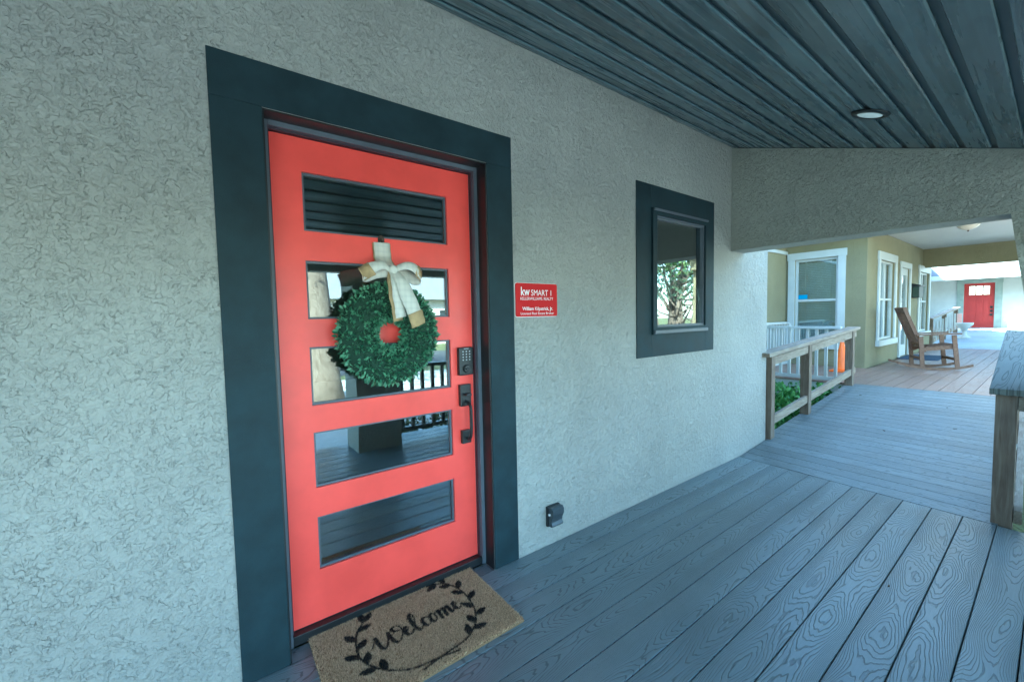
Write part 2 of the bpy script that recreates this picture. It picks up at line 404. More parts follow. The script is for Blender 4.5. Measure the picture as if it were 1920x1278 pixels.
# handle set: upper block, bow grip, lower block
hd = bmesh.new(); bx(hd, .820, .886, .092, .1159, .880, .995, .005); bx(hd, .826, .880, .092, .1159, .682, .752, .004)
tube(hd, catmull([(.853, .094, .905), (.853, .066, .898), (.853, .048, .875), (.853, .046, .80), (.853, .05, .74), (.853, .068, .712), (.853, .094, .708)], 5), .0085, 8)
bx(hd, .838, .868, .058, .0919, .938, .950, .003)
obj('door_handle', hd, BLACK, door)
DOT = plain('key_print', (.5, .52, .55), .5)
kd = bmesh.new()
for i in range(3):
    for j in range(4):
        bx(kd, .836+i*.02, .842+i*.02, .0872, .0879, 1.122+j*.0145, 1.127+j*.0145)
bx(kd, .845, .873, .0872, .0879, 1.1815, 1.1845)
obj('keypad_digits', kd, DOT, door)
lk = bmesh.new(); lathe(lk, [(.021, .0879), (.021, .080), (.018, .077), (.006, .0765)], (.859, 0, 1.078), 24, 'y'); bx(lk, .845, .874, .066, .0764, 1.074, 1.083, .002)
obj('lock_cylinder', lk, BLACK, door)
# window with trim
win = obj('window', holed(bmesh.new(), [IX0, IX1], [IZ0, IZ1], [(IX0+.05, IX1-.022, IZ0+.05, IZ1-.045)], -.022, .07, 'y'), CHAR, house)
win['label'] = 'fixed window in a wide dark trim'
for (x0, x1, z0, z1) in ((WX0, IX0-.001, WZ0, WZ1), (IX1+.001, WX1, WZ0, WZ1), (IX0-.0008, IX1+.0008, IZ1+.001, WZ1), (IX0-.0008, IX1+.0008, WZ0, IZ0-.001)):
    obj('window_trim', box(x0, x1, -.007, -.0005, z0, z1, .002), CHAR, house)
fx = bmesh.new()
x0, x1, z0, z1 = IX0+.0502, IX1-.0222, IZ0+.0502, IZ1-.0452; d = .016
bx(fx, x0, x0+d, -.006, .06, z0, z1); bx(fx, x1-d, x1, -.006, .06, z0, z1); bx(fx, x0+d, x1-d, -.006, .06, z0, z0+d); bx(fx, x0+d, x1-d, -.006, .06, z1-d, z1)
obj('sash', fx, JAMB, win)
obj('pane', box(x0+d+.0002, x1-d-.0002, .02, .026, z0+d+.0002, z1-d-.0002), GLASS2, win)
obj('window_lip', box(IX0+.004, IX1-.004, -.036, -.0225, IZ1-.02, IZ1-.004, .003), JAMB, win)
obj('window_lip', box(IX0+.004, IX1-.004, -.036, -.0225, IZ0+.004, IZ0+.03, .003), JAMB, win)
rl = bmesh.new(); e = .012
bx(rl, IX0, IX0+e, .0705, .36, IZ0, IZ1); bx(rl, IX1-e, IX1, .0705, .36, IZ0, IZ1); bx(rl, IX0+e, IX1-e, .0705, .36, IZ0, IZ0+e); bx(rl, IX0+e, IX1-e, .0705, .36, IZ1-e, IZ1)
obj('inner_reveal', rl, ROOM, win)

# ---------------------------------------------------------------- porch deck (boards along the wall)
def bnd(y): return 3.745 + (3.745-3.612)/1.6*y        # the skewed line where the ramp starts
deck = thing('porch_deck', 'grey embossed composite porch deck in front of the red door', 'deck', (0, -1.2, GZ))
PD = .146
obj('joists', box(-2.9, 3.58, -2.34, -.005, -.32, -.045), CHAR, deck)
j0 = -.43 + 3*PD
k = 0
while True:
    y1 = j0 - k*PD - .002; y0 = y1 - PD + .004; k += 1
    if y0 < -2.62: break
    if y1 > 0.0: y1c = -.002
    else: y1c = y1
    if y1c - y0 < .02: continue
    bm = bmesh.new()
    xe0, xe1 = bnd(y0)-.004, bnd(y1c)-.004
    xw = 3.55 if y0 < -2.2 else None
    bev = .003
    pl = [(-2.95, y0), (xe0, y0), (xe1, y1c), (-2.95, y1c)]
    prism(bm, pl, 'z', -.025, 0)
    es = [e for e in bm.edges if all(abs(v.co.z) < 1e-6 for v in e.verts)]
    bmesh.ops.bevel(bm, geom=es, offset=bev, segments=2, profile=.5, affect='EDGES')
    obj('plank', bm, DECK, deck)
# short board in the door recess
obj('plank', box(IL+.007, IR-.007, .001, .08, -.025, -.001, .002), DECK, deck)

# ---------------------------------------------------------------- ramp to the neighbour's porch
ramp = thing('wooden_ramp', 'grey composite ramp of crosswise boards rising to the brown deck', 'ramp', (5.4, -.8, GZ))
ZN = .30; NB = 25
obj('stringers', prism(bmesh.new(), [(3.78, -.3), (7.17, -.3), (7.17, ZN-.05), (3.78, -.045)], 'y', -1.5, -.02), CHAR, ramp)
for i in range(NB):
    t0, t1 = i/NB, (i+1)/NB
    def edge(t, y): 
        return bnd(min(0, y))*(1-t) + 7.195*t
    yl, yr = .045, -1.60
    g = .0024
    bm = bmesh.new()
    z0, z1 = ZN*t0, ZN*t1
    cs4 = [(edge(t0, yl)+g, yl if t0 > .18 else -.004), (edge(t0, yr)+g, yr), (edge(t1, yr)-g, yr), (edge(t1, yl)-g, yl if t0 > .18 else -.004)]
    zz = [z0, z0, z1, z1]
    top = [bm.verts.new((p[0], p[1], z)) for p, z in zip(cs4, zz)]; bot = [bm.verts.new((p[0], p[1], z-.025)) for p, z in zip(cs4, zz)]
    bm.faces.new(top); bm.faces.new(bot[::-1])
    for q in range(4): bm.faces.new((top[q], bot[q], bot[(q+1) % 4], top[(q+1) % 4]))
    es = [e for e in bm.edges if all(v in top for v in e.verts)]
    bmesh.ops.bevel(bm, geom=es, offset=.003, segments=2, profile=.5, affect='EDGES')
    obj('plank', bm, RAMPM, ramp)
def rz(x): return max(0, ZN*(x-3.7)/3.5)
def ramp_rail(label, x0, x1, ya, yb, posts, h0, h1, out, mat_cap, low=.22):
    t = thing('ramp_handrail', label, 'handrail', (x0, ya, 0), 'wooden handrails of the ramps')
    L = lambda x: ya+(yb-ya)*(x-x0)/(x1-x0)
    H = lambda x: h0+(h1-h0)*(x-x0)/(x1-x0)
    for px in posts:
        c = L(px+.045)
        obj('post', prism(bmesh.new(), [(px, rz(px)-.35), (px+.089, rz(px)-.35), (px+.089, H(px+.089)-.041), (px, H(px)-.041)], 'y', c-.044, c+.044), WOODZ, t)
    obj('cap_rail', beam_between(bmesh.new(), (x0, ya, h0-.02), (x1, yb, h1-.02), .14, .038, bev=.004), mat_cap, t)
    o = .063*out
    for nm, dz in (('upper_rail', .10), ('lower_rail', h0-low)):
        obj(nm, beam_between(bmesh.new(), (posts[0]+.012, ya+(yb-ya)*(posts[0]-x0)/(x1-x0)+o, h0-dz+(h1-h0)*(posts[0]-x0)/(x1-x0)), (x1-.03, yb+o, h1-dz*(.86 if nm == 'lower_rail' else 1)), .036, .085, bev=.003), WOODX, t)
    return t
ramp_rail('weathered wooden ramp handrail running from the grey stucco wall corner to the olive house', 4.22, 7.26, -.0, -.0, (4.335, 5.37, 7.03), .935, 1.11, -.25, WOODX)
ramp_rail('weathered wooden ramp handrail with a broad grained cap board on the street side', 3.575, 7.24, -1.615, -1.50, (3.635, 5.4, 7.08), .852, 1.195, -1, CAPW, .06)

# ---------------------------------------------------------------- porch front railing (seen in the door glass)
pr = thing('porch_railing', 'black porch railing with square balusters between stucco columns', 'railing', (2.5, -2.4, 0))
obj('top_rail', box(1.485, 3.555, -2.44, -2.36, .79, .83, .004), BLACK, pr)
obj('bottom_rail', box(1.485, 3.555, -2.43, -2.37, .09, .13, .004), BLACK, pr)
for i in range(16): obj('baluster', box(1.56+i*.125, 1.595+i*.125, -2.4175, -2.3825, .131, .789), BLACK, pr)

# ---------------------------------------------------------------- olive house
F = .33; XA = 9.3
ol = thing('olive_house', 'olive green stucco house with white window trim and an open porch', 'house', (11, 3, GZ))
WF1 = (10.12, 11.30, .76, 2.29); DF = (11.86, 12.66, .31, 2.24); WF2 = (13.76, 14.95, .78, 2.24)
obj('front_wall', holed(bmesh.new(), [XA, 15.3], [GZ, 3.3], [WF1, DF, WF2], F, F+.2, 'y'), OLIVE, ol)
WA = (.745, 1.445, .72, 2.345)
obj('side_wall', holed(bmesh.new(), [F+.201, 1.6], [GZ, 3.3], [WA], XA, XA+.2, 'x'), OLIVE, ol)
obj('wing_wall', box(5.15, XA+.2, 1.601, 1.8, GZ, 3.3), OLIVE, ol)  # hidden stretch carried on past the visible end to shade ramp and deck
obj('wing_wall', box(5.15, 5.35, 1.801, 9, GZ, 3.3), OLIVE, ol)
obj('end_wall', box(15.1, 15.3, F+.201, 9, GZ, 3.3), OLIVE, ol)
obj('frieze_board', box(5.2, XA-.001, 1.575, 1.6005, 2.47, 2.53), WHITE, ol)
obj('roof', prism(bmesh.new(), [(1.2, 3.301), (9.5, 3.301), (5, 5.4)], 'x', 4.85, 15.6), SHINGLE, ol)
obj('shading_eave', box(8.7, XA-.001, -.2, 1.598, 2.74, 2.9), WHITE, ol)  # hidden overhang added to keep sun off the side wall
obj('porch_ceiling', box(9.42, 15.28, -3.7, F-.001, 2.80, 2.84), WHITE, ol)
obj('porch_roof', prism(bmesh.new(), [(-3.9, 2.85), (1.19, 2.85), (1.19, 4.0), (-3.9, 2.98)], 'x', 9.42, 15.5), SHINGLE, ol)
obj('fascia', box(9.34, 9.419, -3.9, F-.002, 2.665, 3.0), WHITE, ol)
obj('porch_beam', box(14.2, 14.42, -3.6, F-.002, 2.355, 2.799), OLIVE, ol)
obj('porch_beam', box(9.421, 15.3, -3.69, -3.45, 2.40, 2.799), OLIVE, ol)
for cx in (9.45, 14.1):
    obj('column', prism(bmesh.new(), [(cx, ZN-.3), (cx+.5, ZN-.3), (cx+.40, 2.399), (cx+.1, 2.399)], 'y', -3.68, -3.40), OLIVE, ol)
BLIND = paint('blind', (.55, .60, .63), .6)
CURT = plain('dark_room', (.10, .11, .12), .8)
def win_y(h, nsash, depth_y):          # window in the wall that faces the street
    x0, x1, z0, z1 = h; b = .12; y = depth_y
    wv = obj('window', holed(bmesh.new(), [x0, x1], [z0, z1], [(x0+(x1-x0)*i/nsash+.035, x0+(x1-x0)*(i+1)/nsash-.035, z0+.04, z1-.04) for i in range(nsash)], y+.03, y+.09, 'y'), WHITE, ol)
    for (a0, a1, c0, c1) in ((x0-b, x0-.001, z0, z1), (x1+.001, x1+b, z0, z1), (x0-b-.02, x1+b+.02, z1+.001, z1+.15), (x0-b-.03, x1+b+.03, z0-.11, z0-.001)):
        obj('casing' if c0 != z0-.11 else 'sill', box(a0, a1, y-(.03 if c0 != z0-.11 else .06), y-.001, c0, c1, .003), WHITE, wv)
    for i in range(nsash):
        a0 = x0+(x1-x0)*i/nsash+.035; a1 = x0+(x1-x0)*(i+1)/nsash-.035; zm = (z0+z1)/2+.02
        obj('meeting_rail', box(a0+.001, a1-.001, y+.035, y+.08, zm-.02, zm+.02), WHITE, wv)
        obj('pane', box(a0, a1, y+.06, y+.064, z0+.04, zm-.021), GLASS2, wv); obj('pane', box(a0, a1, y+.06, y+.064, zm+.021, z1-.04), GLASS2, wv)
        obj('blind', box(a0-.02, a1+.02, y+.12, y+.13, z0+.02, z1-.02), BLIND, wv)
win_y(WF1, 2, F); win_y(WF2, 2, F)
# white front door of the olive house with a tall glass
x0, x1, z0, z1 = DF
wd = obj('front_door', holed(bmesh.new(), [x0, x1], [z0, z1], [(x0+.12, x1-.12, z0+.25, z1-.15)], F+.02, F+.06, 'y'), WHITE, ol)
obj('pane', box(x0+.12, x1-.12, F+.035, F+.04, z0+.25, z1-.15), GLASS2, wd)
obj('door_back', box(x0, x1, F+.1, F+.12, z0, z1), BLIND, wd)
for (a0, a1, c0, c1) in ((x0-.11, x0-.001, z0, z1), (x1+.001, x1+.11, z0, z1), (x0-.13, x1+.13, z1+.001, z1+.12)): obj('casing', box(a0, a1, F-.03, F-.001, c0, c1, .003), WHITE, wd)
# side window with blind
y0, y1, z0, z1 = WA
wa = obj('window', holed(bmesh.new(), [y0, y1], [z0, z1], [(y0+.04, y1-.04, z0+.04, z1-.04)], XA+.03, XA+.09, 'x'), WHITE, ol)
for (a0, a1, c0, c1) in ((y0-.115, y0-.001, z0, z1), (y1+.001, y1+.115, z0, z1), (y0-.13, y1+.13, z1+.001, z1+.135), (y0-.14, y1+.14, z0-.1, z0-.001)):
    obj('casing', box(XA-.03, XA-.001, a0, a1, c0, c1, .003), WHITE, wa)
zm = 1.55
obj('meeting_rail', box(XA+.035, XA+.085, y0+.041, y1-.041, zm-.022, zm+.022), WHITE, wa)
obj('pane', box(XA+.055, XA+.06, y0+.04, y1-.04, z0+.04, zm-.023), GLASS2, wa); obj('pane', box(XA+.055, XA+.06, y0+.04, y1-.04, zm+.023, z1-.04), GLASS2, wa)
bl = bmesh.new()
n = 46
for i in range(n):
    z = z0+.05+i*(z1-z0-.1)/n
    beam_between(bl, (XA+.135, y0+.0, z), (XA+.135, y1-.0, z), .032, .002, up=(-1.9, 0, 1))
stuff(obj('blind', bl, BLIND, wa))
cdm = bmesh.new()
for yy in (y0+.14, y1-.15): bx(cdm, XA+.105, XA+.115, yy-.008, yy+.008, z0+.04, z1-.04)
obj('blind_tape', cdm, WHITE, wa)
obj('sticker', box(XA+.052, XA+.0535, y1-.20, y1-.045, zm+.03, zm+.115), plain('blue_sticker', (.03, .30, .55), .5), wa)
obj('dark_back', box(XA+.19, XA+.198, y0-.02, y1+.02, z0, z1), CURT, wa)
# deck of the olive house
od = thing('neighbour_deck', 'reddish brown composite deck under the olive house porch', 'deck', (11, -1, GZ))
obj('skirt', box(7.21, 7.24, -3.6, 1.59, GZ, ZN-.03), WHITE, od)
obj('joists', box(7.26, 15.4, -3.55, F-.004, GZ, ZN-.03), CHAR, od)
obj('joists', box(7.26, XA-.003, F-.003, 1.58, GZ, ZN-.03), CHAR, od)
k = 0
while True:
    y1 = 1.594-k*.1455; y0 = y1-.1405; k += 1
    if y0 < -3.65: break
    if y1 > F > y0: 
        obj('plank', box(7.2, XA-.003, y0, y1, ZN-.026, ZN, .002), BROWN, od); continue
    if y1 > F: obj('plank', box(7.2, XA-.003, y0, y1, ZN-.026, ZN, .002), BROWN, od); continue
    cut = 7.2+1.5+((k*2.37) % 4.4)
    obj('plank', box(7.2, cut-.002, y0, y1, ZN-.026, ZN, .002), BROWN, od); obj('plank', box(cut+.002, 15.5, y0, y1, ZN-.026, ZN, .002), BROWN, od)
# white railings
def white_rail(label, a, b, h0, h1, n):
    a = Vector(a); b = Vector(b); t = thing('white_railing', label, 'railing', a, 'white porch railings')
    obj('top_rail', beam_between(bmesh.new(), a+Vector((0, 0, h1-.02)), b+Vector((0, 0, h1-.02)), .085, .04, bev=.004), WHITE, t)
    obj('bottom_rail', beam_between(bmesh.new(), a+Vector((0, 0, h0+.03)), b+Vector((0, 0, h0+.03)), .04, .05), WHITE, t)
    for i in range(n):
        p = a+(b-a)*((i+.5)/n)
        obj('baluster', box(p.x-.018, p.x+.018, p.y-.018, p.y+.018, p.z+h0+.056, p.z+h1-.041), WHITE, t)
    for p in (b,): obj('post', box(p.x-.045, p.x+.045, p.y-.045, p.y+.045, p.z, p.z+h1-.0405), WHITE, t)
white_rail('white baluster railing along the end of the brown deck by the ramp', (7.30, .16, ZN), (7.30, 1.50, ZN), .0, .81, 11)
white_rail('white baluster railing running beside the wing wall up to the side window', (7.42, 1.54, ZN), (9.235, 1.54, ZN), .0, .84, 14)

# ---------------------------------------------------------------- far white house
fh = thing('white_house', 'white house beyond the olive porch with a red craftsman door and shingle roof', 'house', (22, 0, GZ))
XF = 20.0
FD = (-.485, .185, .70, 2.13)
FW = paint('far_wall_white', (.52, .54, .53), .7, .04)
obj('front_wall', holed(bmesh.new(), [-6, 1.0], [GZ, 2.75], [FD], XF, XF+.2, 'x'), FW, fh)
obj('wing_wall', box(18.3, XF+.2, 1.001, 6, GZ, 2.75), FW, fh)
GRN = paint('sage_trim', (.30, .36, .33), .6)
for (a0, a1, c0, c1) in ((FD[0]-.16, FD[0]-.001, FD[2], FD[3]), (FD[1]+.001, FD[1]+.16, FD[2], FD[3]), (FD[0]-.17, FD[1]+.17, FD[3]+.001, FD[3]+.13)):
    obj('door_trim', box(XF-.03, XF-.001, a0, a1, c0, c1), GRN, fh)
REDF = paint('red_far_door', (.40, .032, .03), .5, .06)
lw = (FD[1]-FD[0]-.2)/3
lites = [(FD[0]+.1+i*lw+.012, FD[0]+.1+(i+1)*lw-.012, 1.76+j*.145, 1.895+j*.145) for i in range(3) for j in range(2)]
fd = obj('front_door', holed(bmesh.new(), [FD[0], FD[1]], [FD[2], FD[3]], lites, XF+.02, XF+.07, 'x'), REDF, fh)
for a0, a1, c0, c1 in lites: obj('pane', box(XF+.04, XF+.045, a0, a1, c0, c1), GLASS2, fd)
for a0, a1 in ((FD[0]+.10, FD[0]+.225), (FD[0]+.245, FD[0]+.385), (FD[0]+.405, FD[1]-.12)):
    obj('panel', box(XF+.012, XF+.0198, a0+.01, a1, .86, 1.66, .002), REDF, fd)
hb = bmesh.new()
for z in (1.36, 1.24, 1.12): bx(hb, XF-.02, XF+.0195, FD[0]+.03, FD[0]+.09, z-.04, z+.03, .004)
obj('door_handle', hb, BLACK, fd)
obj('roof', prism(bmesh.new(), [(19.1, 2.34), (25, 5.2), (31, 2.34), (31, 2.2), (25, 5.0), (19.1, 2.22)], 'y', -7, 1.4), SHINGLE, fh) if False else None
rb = bmesh.new()
vs = [(19.15, -7, 2.36), (19.15, 1.45, 2.36), (24.5, 1.45, 4.7), (24.5, -7, 4.7)]
t_ = [rb.verts.new(v) for v in vs]; b_ = [rb.verts.new((v[0], v[1], v[2]-.1)) for v in vs]
rb.faces.new(t_); rb.faces.new(b_[::-1])
for q in range(4): rb.faces.new((t_[q], b_[q], b_[(q+1) % 4], t_[(q+1) % 4]))
ROOFG = planks('pale_shingle', (.2, .2, .21), axis='y', grain=.7, rough=.9, deep=.004, gx=4, gy=20)
obj('roof', rb, ROOFG, fh)
obj('roof', prism(bmesh.new(), [(1.452, 2.50), (6.4, 2.50), (3.7, 4.3)], 'x', 17.7, 24), ROOFG, fh)
obj('fascia', box(19.09, 19.148, -7, 1.45, 2.24, 2.38), WHITE, fh)
obj('fascia', box(17.64, 17.698, 1.0, 6.4, 2.36, 2.52), WHITE, fh)
PALE = planks('pale_boards', (.36, .40, .43), axis='y', grain=.4)
fdk = thing('far_deck', 'pale grey deck and ramp leading up to the white house', 'deck', (18, -.5, GZ))
obj('landing', box(18.2, XF-.001, -1.6, .999, GZ, .69), CONC, fdk)
for i in range(18):
    t0, t1 = i/18, (i+1)/18; a, b = 15.52+2.67*t0, 15.52+2.67*t1-.006
    obj('plank', prism(bmesh.new(), [(a, .3+.385*t0), (b, .3+.385*t1), (b, .275+.385*t1), (a, .275+.385*t0)], 'y', -1.55, .35), PALE, fdk)
fr2 = thing('ramp_handrail', 'small weathered wooden handrail on the far ramp by the white house', 'handrail', (15.6, .3, ZN), 'wooden handrails of the ramps')
obj('cap_rail', beam_between(bmesh.new(), (15.45, .36, 1.07), (17.9, .10, 1.36), .13, .04), WOODX, fr2)
for x, y, zb, zt in ((15.6, .345, .3, 1.06), (16.7, .228, .46, 1.19), (17.75, .115, .62, 1.315)):
    obj('post', box(x-.045, x+.045, y-.045, y+.045, zb-.3, zt), WOODZ, fr2)
obj('lower_rail', beam_between(bmesh.new(), (15.6, .30, .48), (17.75, .07, .80), .036, .09), WOODX, fr2)
for i in range(7):
    x = 15.8+i*.27; obj('baluster', box(x-.018, x+.018, .272-(x-15.6)*.107, .308-(x-15.6)*.107, .45+.15*(x-15.6), .97+.12*(x-15.6)), WHITE, fr2)
sg = thing('yard_sign', 'small pale pink sign plate fixed to the far handrail post', 'sign', (17.8, .02, .9))
obj('plate', box(17.66, 17.68, -.02, .075, .86, 1.18, .003), plain('pink_plate', (.75, .42, .36), .5), sg)
obj('plate_rim', box(17.682, 17.70, -.028, .083, .852, 1.188, .003), WHITE, sg)
pb = thing('birdbath', 'white shallow birdbath on a pedestal by the far red door', 'birdbath', (16.9, -.14, .5))
bb = lathe(bmesh.new(), [(.05, .70), (.10, .80), (.17, .87), (.185, .93), (.165, .93), (.10, .885), (.01, .87)], (17.0, -.14, 0), 24)
obj('bowl', bb, WHITE, pb, True)
obj('pedestal', lathe(bmesh.new(), [(.13, .49), (.13, .53), (.06, .57), (.045, .66), (.05, .699)], (17.0, -.14, 0), 20), WHITE, pb, True)

# ================================================================ OBJECTS
# ---------------------------------------------------------------- wreath
WC = Vector((.436, .05, 1.277)); RM, RN = .146, .100
wr = thing('boxwood_wreath', 'round green boxwood wreath hanging on the red door', 'wreath', (WC.x, WC.y, WC.z-.24))
bm = bmesh.new(); NU, NV = 40, 14; g = []
for i in range(NU):
    a = 2*math.pi*i/NU
    g.append([bm.verts.new((WC.x+(RM+.080*math.cos(b))*math.cos(a), WC.y+.052*math.sin(b), WC.z+(RM+.080*math.cos(b))*math.sin(a))) for b in [2*math.pi*j/NV for j in range(NV)]])
for i in range(NU):
    for j in range(NV): bm.faces.new((g[i][j], g[(i+1) % NU][j], g[(i+1) % NU][(j+1) % NV], g[i][(j+1) % NV]))
obj('wreath_base', bm, plain('wreath_core', (.015, .045, .025), .9), wr, True)
def leaf_cloud(pts, nrms, size, jit, fold=.25, asp=.5):
    V, Fc = [], []
    for p, nn in zip(pts, nrms):
        d = (Vector(nn).normalized()+Vector([rnd.gauss(0, jit) for _ in range(3)])).normalized()
        s = d.cross(Vector([rnd.gauss(0, 1) for _ in range(3)])).normalized(); u = s.cross(d)
        L = size*rnd.uniform(.7, 1.25); wv = L*asp*.5; p = Vector(p); i = len(V)
        V += [p, p+d*L*.5+s*wv+u*wv*fold, p+d*L, p+d*L*.5-s*wv+u*wv*fold, p+d*L*.5]
        Fc += [(i, i+1, i+4), (i+1, i+2, i+4), (i+2, i+3, i+4), (i+3, i, i+4)]
    return mesh_np('leaves', [tuple(v) for v in V], Fc)
pts, nr = [], []
for _ in range(5200):
    a = rnd.uniform(0, 2*math.pi); b = rnd.uniform(0, 2*math.pi)
    if math.sin(b) > .55: continue
    cx, cz, cy = math.cos(b)*math.cos(a), math.cos(b)*math.sin(a), math.sin(b)
    k = rnd.uniform(.72, .98)
    pts.append((WC.x+(RM+RN*.82*k*math.cos(b))*math.cos(a), WC.y+.055*k*math.sin(b), WC.z+(RM+RN*.82*k*math.cos(b))*math.sin(a)))
    nr.append((cx, cy*1.1, cz))
stuff(obj('leaves', leaf_cloud(pts, nr, .0245, .5), leafmat('boxwood', (.035, .12, .065), (.17, .36, .21), .33), wr))
# ---------------------------------------------------------------- ribbon bow and hook
PLAID = NT('plaid_ribbon'); _v = PLAID.coord()
_s = PLAID.n('SeparateXYZ'); PLAID.l(_v, _s.inputs[0])
_a = PLAID.math('GREATER_THAN', PLAID.math('FRACT', PLAID.math('MULTIPLY', _s.outputs[0], 38.0)), .62)
_b = PLAID.math('GREATER_THAN', PLAID.math('FRACT', PLAID.math('MULTIPLY', _s.outputs[2], 38.0)), .62)
PLAID = PLAID.out(PLAID.mix(PLAID.math('MULTIPLY', PLAID.math('ADD', _a, _b), .16), (.70, .67, .60), (.42, .42, .40)), .7, PLAID.bump(PLAID.noise(_v, 500, 2), .0005))
BURL = paint('burlap', (.44, .31, .16), .85, .2, .001, 60)
rib = thing('ribbon_bow', 'cream plaid ribbon bow with burlap backing tied over the wreath', 'bow', (.437, .03, 1.57))
def ribbon(name, path, wdir, wd, mat, th=.0016, parent=rib, w_end=None):
    P = [Vector(p) for p in catmull(path, 6)]; bm = bmesh.new(); L = []
    n = len(P)
    for i, p in enumerate(P):
        d = (P[min(i+1, n-1)]-P[max(i-1, 0)]).normalized(); wv = Vector(wdir[0]).lerp(Vector(wdir[1]), i/(n-1))
        wv = (wv-d*wv.dot(d)).normalized(); nn = d.cross(wv).normalized()
        k = 1
        if w_end: k = w_end[0]+(w_end[1]-w_end[0])*min(1, i/(n*.45))
        h = wv*wd*.5*k; rip = nn*math.sin(i*.9)*.002
        L.append([bm.verts.new(p+h+nn*th/2+rip), bm.verts.new(p+nn*th/2-rip), bm.verts.new(p-h+nn*th/2+rip), bm.verts.new(p-h-nn*th/2+rip), bm.verts.new(p-nn*th/2-rip), bm.verts.new(p+h-nn*th/2+rip)])
    for a, b in zip(L, L[1:]):
        for k in range(6): bm.faces.new((a[k], a[(k+1) % 6], b[(k+1) % 6], b[k]))
    bm.faces.new(L[0]); bm.faces.new(L[-1][::-1])
    return obj(name, bm, mat, parent, True)
X, Zz = (1, 0, 0), (0, 0, 1)
ribbon('strap', [(.435, .108, 1.695), (.436, .104, 1.66), (.437, .098, 1.62), (.438, .055, 1.575), (.438, .01, 1.56)], (X, X), .074, PLAID)
ribbon('strap_backing', [(.435, .112, 1.692), (.436, .1085, 1.66), (.437, .103, 1.62), (.438, .061, 1.575)], (X, X), .084, BURL)
kn = bmesh.new(); bmesh.ops.create_uvsphere(kn, u_segments=14, v_segments=9, radius=1, matrix=Matrix.Translation((.438, -.005, 1.555)) @ Matrix.Diagonal((.024, .022, .028, 1)))
obj('knot', kn, PLAID, rib, True)
Wd = ((.1, .5, .9), (.25, .35, .9))
ribbon('loop', [(.432, -.008, 1.557), (.385, -.03, 1.575), (.335, -.035, 1.56), (.300, -.02, 1.535), (.318, .006, 1.53), (.37, .012, 1.548), (.428, .005, 1.556)], ((.0, .25, 1), (-.2, .25, 1)), .056, PLAID, w_end=(.45, 1))
ribbon('loop_edge', [(.335, -.0385, 1.557), (.315, -.035, 1.545), (.296, -.022, 1.532)], ((-.15, .3, 1), (-.3, .3, 1)), .061, BURL)
ribbon('loop', [(.442, -.008, 1.557), (.49, -.03, 1.578), (.54, -.032, 1.562), (.565, -.015, 1.53), (.545, .010, 1.522), (.50, .012, 1.545), (.446, .005, 1.556)], ((.0, .25, 1), (.3, .25, 1)), .054, PLAID, w_end=(.45, 1))
ribbon('loop_edge', [(.538, -.0355, 1.560), (.556, -.027, 1.545), (.5675, -.015, 1.528)], ((.2, .3, 1), (.3, .3, 1)), .059, BURL)
ribbon('tail', [(.438, -.018, 1.55), (.455, -.052, 1.51), (.475, -.062, 1.45), (.502, -.06, 1.39), (.518, -.055, 1.35)], ((1, 0, .25), (1, 0, .45)), .066, PLAID, w_end=(.5, 1))
ribbon('tail_end', [(.510, -.0635, 1.372), (.520, -.060, 1.345), (.532, -.052, 1.312)], ((1, 0, .5), (1, .0, .55)), .071, BURL)
ribbon('tail', [(.434, -.012, 1.55), (.432, -.046, 1.50), (.437, -.056, 1.44), (.447, -.052, 1.385), (.452, -.046, 1.35)], ((1, .2, .1), (1, .1, .1)), .05, PLAID, w_end=(.5, 1))
ribbon('tail_backing', [(.424, -.010, 1.545), (.416, -.040, 1.50), (.421, -.050, 1.44), (.433, -.047, 1.385), (.440, -.042, 1.335)], ((1, .5, .1), (1, .3, .1)), .052, BURL, w_end=(.5, 1))
hk = thing('wreath_hook', 'small dark metal hook on the red door holding the ribbon', 'hook', (.436, .11, 1.69))
obj('hook_plate', prism(bmesh.new(), [(.421, 1.640), (.451, 1.640), (.451, 1.712), (.447, 1.724), (.436, 1.730), (.425, 1.724), (.421, 1.712)], 'y', .1125, .1159), plain('dark_bronze', (.07, .05, .04), .4, .6), hk)
obj('hook_arm', tube(bmesh.new(), catmull([(.436, .1126, 1.70), (.436, .098, 1.698), (.436, .094, 1.71)], 4), .005, 8), plain('dark_bronze_arm', (.07, .05, .04), .4, .6), hk)

